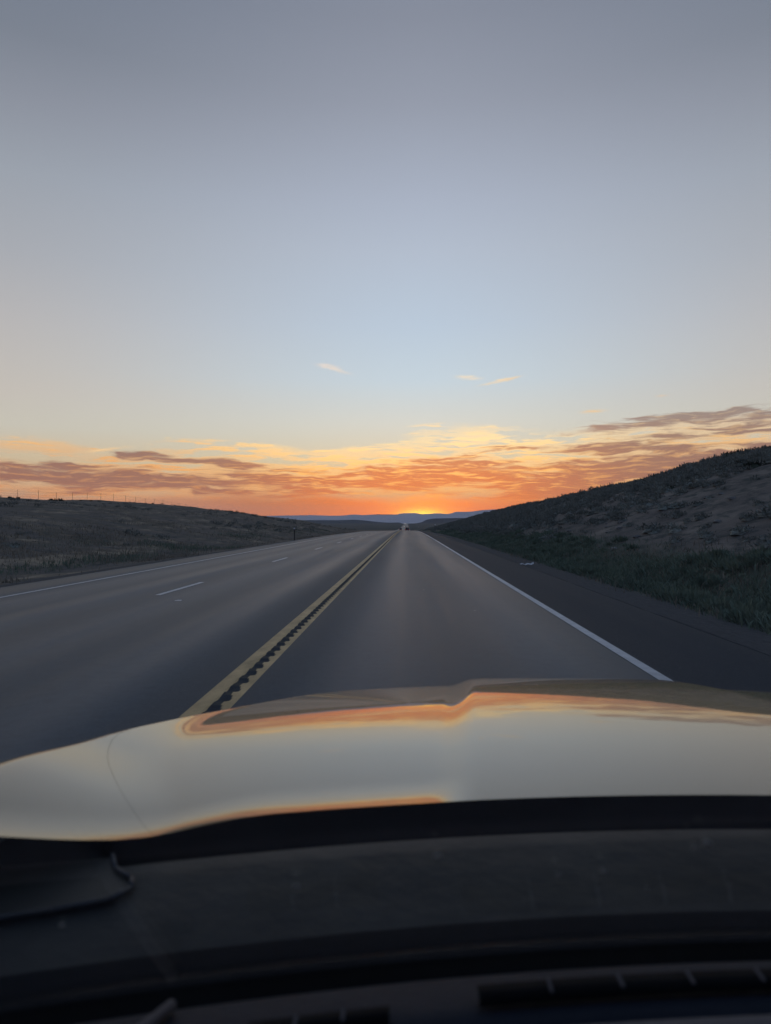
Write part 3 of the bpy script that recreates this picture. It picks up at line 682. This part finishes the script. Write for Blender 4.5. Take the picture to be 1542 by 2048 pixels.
# ------------------------------------------------------------------ distant vehicles
M_tyre = mottled('tyre_rubber', (0.015, 0.015, 0.016), (0.03, 0.03, 0.03), 12, 0.9)
M_vglass, _, _b = material('vehicle_glass', (0.02, 0.022, 0.025), 0.06)
M_rim, _, _ = material('alloy_rim', (0.4, 0.4, 0.42), 0.35, 0.9)
def emis(name, col, st_):
    m, t_, b_ = material(name, col, 0.3); b_.inputs['Emission Color'].default_value = tuple(col) + (1,); b_.inputs['Emission Strength'].default_value = st_; return m
M_head = emis('headlight_glow', (1.0, 0.92, 0.82), 14.0)
M_tail = emis('tail_light', (0.6, 0.03, 0.02), 0.5)
def vehicle(X, Y, paint, label, kind='suv', oncoming=False, lights=False):
    z = float(road_z(X, Y)); e_ = empty('car' if kind == 'car' else 'pickup_truck' if kind == 'truck' else 'suv', (X, Y, z), math.pi if oncoming else 0.0)
    L, Wd = (4.9, 1.9) if kind != 'truck' else (5.8, 2.05); H = {'car': 1.48, 'suv': 1.8, 'truck': 1.95}[kind]
    body = {'car': [(-L/2, .35), (-L/2 + .05, .85), (-L/2 + .5, .98), (L/2 - 1.3, .98), (L/2 - .15, .78), (L/2, .45), (L/2 - .1, .25), (-L/2 + .1, .25)],
            'suv': [(-L/2, .4), (-L/2 + .03, 1.05), (L/2 - 1.2, 1.08), (L/2 - .12, .9), (L/2, .5), (L/2 - .1, .3), (-L/2 + .1, .3)],
            'truck': [(-L/2, .5), (-L/2 + .02, 1.2), (L/2 - 1.4, 1.22), (L/2 - .1, 1.1), (L/2, .55), (L/2 - .1, .38), (-L/2 + .1, .38)]}[kind]
    cab = {'car': [(-L/2 + .5, .97), (-L/2 + 1.2, H), (L/2 - 2.3, H), (L/2 - 1.35, .97)],
           'suv': [(-L/2 + .08, 1.04), (-L/2 + .35, H), (L/2 - 2.0, H), (L/2 - 1.25, 1.07)],
           'truck': [(-L/2 + 2.0, 1.2), (-L/2 + 2.15, H), (L/2 - 2.2, H), (L/2 - 1.5, 1.2)]}[kind]
    def loft(name, prof, wb, wt, mat):
        bm = bmesh.new(); lo = min(p[1] for p in prof); hi = max(p[1] for p in prof); rings = []
        for s_ in (-1, 1):
            rings.append([bm.verts.new((s_ * (wb + (wt - wb) * (p[1] - lo) / (hi - lo)) / 2, p[0], p[1])) for p in prof])
        bm.faces.new(rings[0]); bm.faces.new(rings[1][::-1]); n = len(prof)
        for i_ in range(n): bm.faces.new((rings[0][i_], rings[1][i_], rings[1][(i_ + 1) % n], rings[0][(i_ + 1) % n]))
        bmesh.ops.recalc_face_normals(bm, faces=bm.faces[:])
        bmesh.ops.bevel(bm, geom=bm.edges[:], offset=.05, segments=2, affect='EDGES')
        return link(name, bm_mesh(name, bm, True), mat, e_)
    loft('body', body, Wd, Wd - .06, paint); loft('cabin', cab, Wd - .1, Wd - .42, M_vglass)
    ry = [c[0] for c in cab]; bm = bmesh.new(); box(bm, -(Wd - .5) / 2, (Wd - .5) / 2, ry[1] - .03, ry[2] + .03, H - .005, H + .05, .02); link('roof', bm_mesh('roof', bm, True), paint, e_)
    for sx in (-1, 1):
        for sy in (-1, 1):
            bm = bmesh.new(); tube(bm, (sx * (Wd / 2 - .25), sy * L * .3, .34), (sx * (Wd / 2 + .01), sy * L * .3, .34), .34, 20); wh = link('wheel', bm_mesh('wheel', bm), M_tyre, e_)
            bm = bmesh.new(); tube(bm, (sx * (Wd / 2), sy * L * .3, .34), (sx * (Wd / 2 + .02), sy * L * .3, .34), .2, 14); link('rim', bm_mesh('rim', bm), M_rim, wh)
        bm = bmesh.new(); box(bm, sx * Wd * .36 - .17, sx * Wd * .36 + .17, L / 2 - .14, L / 2 + .01, .62, .80, .03); link('headlight', bm_mesh('headlight', bm), M_head if lights else M_refl, e_)
        bm = bmesh.new(); box(bm, sx * Wd * .42 - .1, sx * Wd * .42 + .1, -L / 2 - .02, -L / 2 + .08, .7, 1.0, .02); link('tail_light', bm_mesh('tail_light', bm), M_tail, e_)
        bm = bmesh.new(); box(bm, sx * (Wd / 2 + .02), sx * (Wd / 2 + .2), cab[3][0] - .25, cab[3][0] - .12, 1.05, 1.2, .02); link('mirror', bm_mesh('mirror', bm), paint, e_)
    bm = bmesh.new(); box(bm, -.26, .26, -L / 2 - .02, -L / 2 + .05, .5, .62, 0); link('number_plate', bm_mesh('number_plate', bm), M_refl, e_)
    tag(e_, label, 'car' if kind != 'truck' else 'pickup truck'); return e_
P_dark, _, _ = material('dark_paint', (0.02, 0.022, 0.026), 0.25, 0.3)
P_grey, _, _ = material('grey_paint', (0.06, 0.06, 0.065), 0.3, 0.5)
vehicle(0.1, 395, P_dark, 'dark pickup truck driving ahead in our lane just past the road crest', 'truck')
vehicle(-5.0, 560, P_grey, 'small dark car left of the pickup on the distant road', 'suv', False)
vehicle(-3.6, 1180, P_grey, 'distant oncoming car with headlights on, the nearer of the two', 'car', True, True)
vehicle(-6.0, 2850, P_grey, 'farthest oncoming vehicle with headlights on where the road meets the hills', 'suv', True, True)

# ------------------------------------------------------------------ the car the photograph is taken from
CC = 0.45                                     # the car's centre line; its driver sits left of it
CZ = CAMH                                     # heights below are given as drops below the lens
car = empty('car', (CC, 0, float(road_z(CC, 0)))); tag(car, 'beige metallic car seen from its driver seat, hood reflecting the sunset sky', 'car')
def cpart(name, me, mat, parent=None, smooth=True):
    o = link(name, me, mat, parent or car)
    if parent is None: o.location = -car.location
    if smooth: o.data.polygons.foreach_set('use_smooth', [True] * len(o.data.polygons))
    return o
M_paint, t, b = material('beige_metallic_paint', (0.200, 0.165, 0.095), 0.16, 0.8)
b.inputs['Coat Weight'].default_value = 1.0; b.inputs['Coat IOR'].default_value = 1.95; b.inputs['Coat Tint'].default_value = (1.0, 0.96, 0.86, 1); b.inputs['Coat Roughness'].default_value = 0.03
tcn = t.n.new('ShaderNodeTexCoord')
dn = t.noise(tcn.outputs['Object'], 3.0, 5.0, 0.6)
t.put(b.inputs['Roughness'], t.math('MULTIPLY_ADD', dn, 0.10, 0.33))
M_cowl = mottled('dusty_black_plastic', (0.024, 0.022, 0.019), (0.052, 0.047, 0.040), 9.0, 0.65, 0.2)
M_black = mottled('matt_black', (0.004, 0.004, 0.005), (0.007, 0.007, 0.008), 9.0, 0.9, 0, 0.1)
M_dash = mottled('dark_dash_vinyl', (0.010, 0.012, 0.020), (0.014, 0.016, 0.026), 60.0, 0.7, 0.1, 0.2)
M_pad = mottled('charcoal_dash_pad', (0.075, 0.069, 0.078), (0.095, 0.088, 0.096), 60.0, 0.8, 0.1, 0.2)
M_brown = mottled('cowl_end_painted_reflection', (0.026, 0.023, 0.018), (0.040, 0.034, 0.027), 9.0, 0.5)  # brown holds the reflected dark interior in its colour
M_trim = mottled('grey_trim', (0.04, 0.04, 0.045), (0.06, 0.06, 0.065), 12.0, 0.5)

SD = [.40, .90, 1.10, 1.35, 1.50, 1.62, 1.80, 1.95, 2.05, 2.13, 2.20, 2.27, 2.32]
SS = [0.5, 0.7, 2.0, 3.9, 5.1, 6.3, 8.0, 9.5, 12, 19, 32, 55, 76]
_d = np.linspace(.4, 2.32, 1200); _s = np.tan(np.radians(smooth_interp(_d, SD, SS)))
_z = np.concatenate([[0], np.cumsum((_s[1:] + _s[:-1]) / 2 * np.diff(_d))]); _z = _z - np.interp(1.62, _d, _z) + 0.378
def base_drop(de): return np.interp(de, _d, _z)
def rear(X, c=0.90): return c - 0.2 * (X - CC) ** 2
def rearh(X): return rear(X) - 0.13 * sstep(np.abs(X - CC), .60, .95)
def sweep(X): return 0.17 * np.abs((X - CC) / .95) ** 2.3
def halfw(D): return smooth_interp(D, [.5, .8, 1.0, 1.15, 1.3, 1.45, 1.6, 1.8, 2.0, 2.4], [1.0, 1.0, .995, .985, .965, .93, .88, .79, .66, .52])
def crease(D): return 0.078 + (D - .95) * 0.083
def hood_drop(X, D):
    de = D + sweep(X)
    z = base_drop(de)
    z = z + 0.012 * np.abs((X - CC) / .95) ** 2 * sstep(D, 1.1, 1.65)           # lateral crown, growing forward
    for m_ in (0, 1):
        Xm = X if m_ == 0 else 2 * CC - X
        xc = crease(D)
        step = (0.010 + 0.009 * sstep(D, 1.1, 1.9)) * sstep(xc - Xm, -0.022, 0.050)
        z = z + step
        # valley between the hood and the fender ridge
        amp = smooth_interp(D, [.6, .87, 1.1, 1.3, 1.45, 1.62, 1.85, 2.4], [.066, .059, .041, .032, .031, .032, .020, 0])
        wid = smooth_interp(D, [.6, .9, 1.25, 1.6, 2.4], [.26, .25, .19, .18, .16])
        q = smooth_interp(D, [.6, .85, 1.1, 1.3, 1.5, 1.8, 2.4], [-.22, -.27, -.36, -.385, -.37, -.30, -.2]) - Xm
        z = z - amp * sstep(q, 0.0, wid)
    # rear lip kicks up beside the raised centre
    tr = D - rearh(X)
    lat = np.maximum(sstep(crease(D) - X, -.022, .05), sstep(X - (2 * CC - crease(D)), -.022, .05))
    z = z - lat * 0.0095 * np.clip(1 - tr / .110, 0, 1.2) ** 2
    return z
def shut_c(D): return smooth_interp(D, [.6, .79, .88, 1.02, 1.15, 1.3, 1.6, 2.3], [.66, .788, .857, .945, .995, 1, 1, 1])
RR = 0.06
ts = np.concatenate([np.linspace(0, .12, 14), np.linspace(.12, .62, 60)[1:], np.linspace(.62, 1, 110)[1:]])
def col_pts(cf, extra=None):
    """cf: function D -> normalised lateral position; one column from cowl to nose"""
    rows = []
    D = 1.0 + 0 * ts
    for _ in range(8):
        c = cf(D); X = CC + c * (halfw(D) - RR)
        D0 = rearh(X); D1 = 2.32 - sweep(X); D = D0 + ts * (D1 - D0)
    c = cf(D); X = CC + c * (halfw(D) - RR)
    return X, D
def build_cols(cfs):
    out = []
    for cf in cfs:
        X, D = col_pts(cf); out.append(np.stack([X, D, CZ - hood_drop(X, D)], -1))
    return out
def sheet(cols):
    A = np.stack(cols, 1); ny, nx = A.shape[:2]
    return A.reshape(-1, 3), grid_faces(nx, ny)
cs = np.linspace(-1, 1, 210)
hood_cols = build_cols([(lambda D, a=a: a * shut_c(D)) for a in cs])
# shut edges turn down
def lowered(col, dx, dz): q = col.copy(); q[:, 0] += dx; q[:, 2] -= dz; return q
V, Fc = sheet(hood_cols); hood = cpart('hood', mesh('hood', V, Fc), M_paint)
for sg, nm in ((-1, 'fender'), (1, 'fender')):
    fs = np.linspace(0, 1, 26)
    cols = build_cols([(lambda D, f=f: sg * (np.minimum(shut_c(D) + .0005, 1) * (1 - f) + f)) for f in fs])
    last = cols[-1]
    for th in np.radians(np.linspace(6, 84, 14)):
        q = last.copy(); q[:, 0] += sg * RR * math.sin(th); q[:, 2] -= RR * (1 - math.cos(th)); cols.append(q)
    for k_ in (0.25, .6, 1.0):
        q = cols[-1 if k_ == .25 else -1].copy(); base_ = cols[26 + 13]
        q = base_.copy(); q[:, 0] += sg * 0.02 * math.sin(k_ * 2.5); q[:, 2] = base_[:, 2] * (1 - k_) + 0.42 * k_; cols.append(q)
    if sg < 0: cols = cols[::-1]
    V, Fc = sheet(cols); cpart(nm, mesh(nm, V, Fc), M_paint)
# nose below the hood edge, with grille opening, lamps and wheels
nose = [(c[-1, 0], c[-1, 1], c[-1, 2]) for c in hood_cols]
Vn = []
for fz, out in ((0, 0), (.12, .03), (.35, .05), (.6, .09), (.85, .08), (1, .02)):
    for x_, y_, z_ in nose: Vn.append((CC + (x_ - CC) * (1 + .03 * (fz > 0)), y_ + out, z_ * (1 - fz) + .22 * fz))
cpart('front_bumper', mesh('front_bumper', np.array(Vn), grid_faces(len(nose), 6)), M_paint)
yn = 2.32 + .055
bm = bmesh.new()
for k_ in range(7): box(bm, CC - .42, CC + .42, yn - .05, yn + .012, .52 + k_ * .04, .535 + k_ * .04, .004)
cpart('grille', bm_mesh('grille', bm), M_black)
for sg in (-1, 1):
    bm = bmesh.new(); box(bm, CC + sg * .66 - .16, CC + sg * .66 + .16, 1.80, 1.98, .58, .70, .03); cpart('headlight', bm_mesh('headlight', bm), M_refl)
    for yy in (1.15, -1.75):
        bm = bmesh.new(); tube(bm, (CC + sg * .74, yy, .33 - .03), (CC + sg * .975, yy, .33 - .03), .34, 32); wh = cpart('wheel', bm_mesh('wheel', bm), M_tyre, smooth=False)
        bm = bmesh.new(); tube(bm, (CC + sg * .97, yy, .30), (CC + sg * .985, yy, .30), .22, 24); link('rim', bm_mesh('rim', bm), M_rim, wh)
# body behind the hood: doors, tail, roof, pillars
def panel(name, pts, th, mat):
    """extruded side panel from (y, z) outline"""
    for sg in (-1, 1):
        bm = bmesh.new(); A = [bm.verts.new((CC + sg * .965, p[0], p[1])) for p in pts]; B = [bm.verts.new((CC + sg * (.965 - th), p[0], p[1])) for p in pts]
        bm.faces.new(A); bm.faces.new(B[::-1]); n = len(pts)
        for i_ in range(n): bm.faces.new((A[i_], B[i_], B[(i_ + 1) % n], A[(i_ + 1) % n]))
        bmesh.ops.recalc_face_normals(bm, faces=bm.faces[:]); cpart(name, bm_mesh(name, bm), mat, smooth=False)
panel('door', [(.50, .96), (.50, .30), (-.62, .30), (-.62, .98)], .06, M_paint)
panel('rear_door', [(-.625, .98), (-.625, .30), (-1.35, .30), (-1.35, 1.0)], .06, M_paint)
panel('rear_fender', [(-1.355, 1.0), (-1.355, .45), (-2.2, .45), (-2.45, .5), (-2.5, .95)], .06, M_paint)
bm = bmesh.new(); box(bm, CC - .9, CC + .9, -2.5, -2.42, .35, 1.0, .03); cpart('tailgate', bm_mesh('tailgate', bm), M_paint, smooth=False)
bm = bmesh.new(); box(bm, CC - .9, CC + .9, -2.42, .62, .26, .32, 0); cpart('floor_pan', bm_mesh('floor_pan', bm), M_black, smooth=False)
bm = bmesh.new(); box(bm, CC - .88, CC + .88, .28, .33, .32, .93, 0); cpart('bulkhead', bm_mesh('bulkhead', bm), M_black, smooth=False)
def pillar(y0_, y1_, z0_, z1_, w_):
    for sg in (-1, 1):
        bm = bmesh.new(); tube(bm, (CC + sg * .915, y0_, z0_), (CC + sg * .70, y1_, z1_), w_, 10); cpart('pillar', bm_mesh('pillar', bm), M_paint)
pillar(.47, -.16, .98, CZ + .245, .035); pillar(-.62, -.72, .97, CZ + .25, .04); pillar(-2.3, -1.9, .98, CZ + .22, .05)
xr = np.linspace(CC - .74, CC + .74, 22); yr = np.linspace(-2.0, -.09, 20); Xg, Yg = np.meshgrid(xr, yr)
def roofz(x, y, dz): return CZ + .285 + dz - .06 * ((x - CC) / .74) ** 2 - .05 * ((y + 1.0) / .9) ** 2
for nm, dz, mt in (('roof', 0.0, M_paint), ('headliner', -.03, M_pad)):
    cpart(nm, mesh(nm, np.stack([Xg, Yg - .12 * ((Xg - CC) / .74) ** 2, roofz(Xg, Yg, dz)], -1).reshape(-1, 3), grid_faces(22, 20)), mt)

# surfaces under the windscreen, each following the curved base of the glass
def curved(name, rows, x0, x1, mat, n=60, parent=None, zf=None, label=None):
    xs = np.linspace(x0, x1, n); R_ = []
    for c_, dr in rows:
        z = CZ - dr + 0 * xs
        if zf is not None: z = z + zf(xs, c_)
        R_.append(np.stack([xs, rear(xs, c_), z], -1))
    o = cpart(name, mesh(name, np.stack(R_).reshape(-1, 3), grid_faces(n, len(R_))), mat, parent)
    if label: o['label'] = label
    return o
curved('cowl_gap', [(1.35, .440), (1.05, .392), (.93, .371), (.84, .378), (.822, .347)], -.50, 1.40, M_black)
cw = curved('cowl_panel', [(.822, .347), (.815, .343), (.78, .342), (.72, .345), (.65, .350), (.61, .354), (.60, .364)], -.50, 1.40, M_cowl)
curved('windscreen_frit', [(.655, .3465), (.64, .345), (.60, .347), (.585, .352)], -.52, 1.42, M_black, label='black border at the foot of the windscreen')
# end panel left of the hood corner, dim reflection painted in brown, with a pale rolled rim
rimp = [(-.30, .832), (-.285, .80), (-.262, .775), (-.255, .755), (-.268, .738), (-.31, .732), (-.40, .728), (-.52, .725)]
def on(xc_, c_, dr): return (xc_, float(rear(xc_, c_)), CZ - dr)
bm = bmesh.new(); pr = [on(x_, c_, .337) for x_, c_ in rimp]
for a_, b_ in zip(pr[:-1], pr[1:]): tube(bm, a_, b_, .0022, 8)
cpart('cowl_rim', bm_mesh('cowl_rim', bm), M_trim)
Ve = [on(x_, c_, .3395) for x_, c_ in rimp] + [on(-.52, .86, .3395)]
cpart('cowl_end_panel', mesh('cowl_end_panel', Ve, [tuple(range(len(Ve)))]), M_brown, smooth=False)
# dashboard
dash = curved('dashboard', [(.592, .372), (.588, .350), (.575, .343), (.54, .339), (.515, .337), (.507, .345)], -.46, 1.36, M_dash)
curved('dash_pad', [(.507, .346), (.503, .333), (.490, .329), (.45, .325), (.38, .322), (.30, .33), (.22, .37), (.20, .55)], -.44, 1.34, M_pad)
def slot(xa, xb, ca, cb, ribs, parent):
    v = curved('defroster_vent', [(ca, .3345), (ca - .001, .330), (cb + .001, .330), (cb, .3345)], xa, xb, M_black, 30)
    for i_ in range(1, ribs):
        x_ = xa + (xb - xa) * i_ / ribs; bm = bmesh.new(); tube(bm, on(x_, ca - .002, .3295), on(x_, cb + .002, .3295), .0014, 6)
        o = link('vent_slat', bm_mesh('vent_slat', bm), M_pad, v)
slot(.05, .62, .548, .530, 11, dash); slot(-.105, -.012, .535, .521, 3, dash)
bm = bmesh.new(); a1 = on(-.165, .575, .338); a2 = on(-.205, .46, .318)
tube(bm, a1, a2, .004, 10); cpart('dash_seam', bm_mesh('dash_seam', bm), M_pad)

# windscreen: two faces of real glass, 5 mm apart
M_glass = bpy.data.materials.new('windscreen_glass'); M_glass.use_nodes = True; t = NT(M_glass.node_tree); t.n.clear()
g = t.n.new('ShaderNodeNewGeometry'); cz_ = t.math('ABSOLUTE', t.vmath('DOT_PRODUCT', g.outputs['Normal'], g.outputs['Incoming'], out=1))
fr = t.math('MULTIPLY_ADD', t.math('POWER', t.math('SUBTRACT', 1.0, cz_), 5.0), 0.96, 0.04)
tr = t.n.new('ShaderNodeBsdfTransparent'); tr.inputs[0].default_value = (0.985, 0.985, 0.98, 1)
gl_ = t.n.new('ShaderNodeBsdfGlossy'); gl_.inputs['Roughness'].default_value = 0.02
mx = t.n.new('ShaderNodeMixShader'); t.l.new(fr, mx.inputs[0]); t.l.new(tr.outputs[0], mx.inputs[1]); t.l.new(gl_.outputs[0], mx.inputs[2])
ou = t.n.new('ShaderNodeOutputMaterial'); t.l.new(mx.outputs[0], ou.inputs[0])
nx_, nf = 40, 24; Wv = []
for side_ in (0, 1):
    for j in range(nf):
        f = j / (nf - 1)
        for i_ in range(nx_):
            c_ = -1 + 2 * i_ / (nx_ - 1); x_ = CC + c_ * (.90 * (1 - f) + .72 * f)
            yb = float(rear(x_, .605)); yt = -.08 - .10 * c_ * c_
            y_ = yb + (yt - yb) * f; z_ = CZ - .350 + f * (.60 - .03 * c_ * c_) + .03 * math.sin(math.pi * f)
            Wv.append((x_, y_ - .003 * side_, z_ - .004 * side_))
N_ = nx_ * nf; F0 = grid_faces(nx_, nf).tolist(); F1 = [tuple(q + N_ for q in f_[::-1]) for f_ in F0]
ed = []
ring = [i_ for i_ in range(nx_)] + [j * nx_ + nx_ - 1 for j in range(1, nf)] + [(nf - 1) * nx_ + i_ for i_ in range(nx_ - 2, -1, -1)] + [j * nx_ for j in range(nf - 2, 0, -1)]
for a_, b_ in zip(ring, ring[1:] + ring[:1]): ed.append((a_, a_ + N_, b_ + N_, b_))
ws = cpart('windscreen', mesh('windscreen', Wv, F0 + F1 + ed), M_glass); ws['label'] = 'clear windscreen glass with a few specks of dust'
# dust specks and insect marks on the outside of the glass
bm = bmesh.new()
def glass_at(px, py):
    dx = (px - VX) / F; dz = (VY - py) / F; lo, hi = .02, .9
    for _ in range(40):
        D = (lo + hi) / 2; x_ = dx * D; yb = float(rear(x_, .605)); c_ = (x_ - CC) / .85; yt = -.08 - .10 * c_ * c_
        f = (dz * D + .350) / .6; yg = yb + (yt - yb) * f
        if D < yg: lo = D
        else: hi = D
    return Vector((dx * D, D + .006, CZ + dz * D + .03 * math.sin(math.pi * max(0, min(1, (dz * D + .35) / .6))) * 0 + .006))
for px_i, py_i, r_ in ((1410, 1705, .0022), (1385, 1714, .0012), (1205, 1760, .0016), (1115, 1768, .0014), (875, 1740, .0017), (590, 1803, .0017), (110, 1888, .0014), (1290, 1790, .001)):
    bmesh.ops.create_icosphere(bm, subdivisions=1, radius=r_ * 1.1, matrix=Matrix.Translation(glass_at(px_i, py_i)) @ Matrix.Diagonal((1.3, .6, .8, 1)))
dm = bm_mesh('dust_specks', bm); do = link('dust_specks', dm, mottled('pale_dust', (0.30, 0.27, 0.23), (0.42, 0.38, 0.32), 30.0), ws); do['kind'] = 'stuff'


# ------------------------------------------------------------------ haze: one closed box of thin air round everything
bm = bmesh.new(); box(bm, -14500, 14500, -1500, 9850, -17.0, 225.0)
hz = link('haze', bm_mesh('haze', bm)); tag(hz, 'thin pale evening haze over the whole valley', kind='stuff')
hm = bpy.data.materials.new('haze_air'); hm.use_nodes = True; hm.node_tree.nodes.clear()
pv = hm.node_tree.nodes.new('ShaderNodeVolumePrincipled'); pv.inputs['Color'].default_value = (0.86, 0.90, 1.0, 1)
pv.inputs['Density'].default_value = 0.55 / 9000; pv.inputs['Anisotropy'].default_value = 0.2
ho = hm.node_tree.nodes.new('ShaderNodeOutputMaterial'); hm.node_tree.links.new(pv.outputs[0], ho.inputs['Volume'])
hz.data.materials.append(hm)
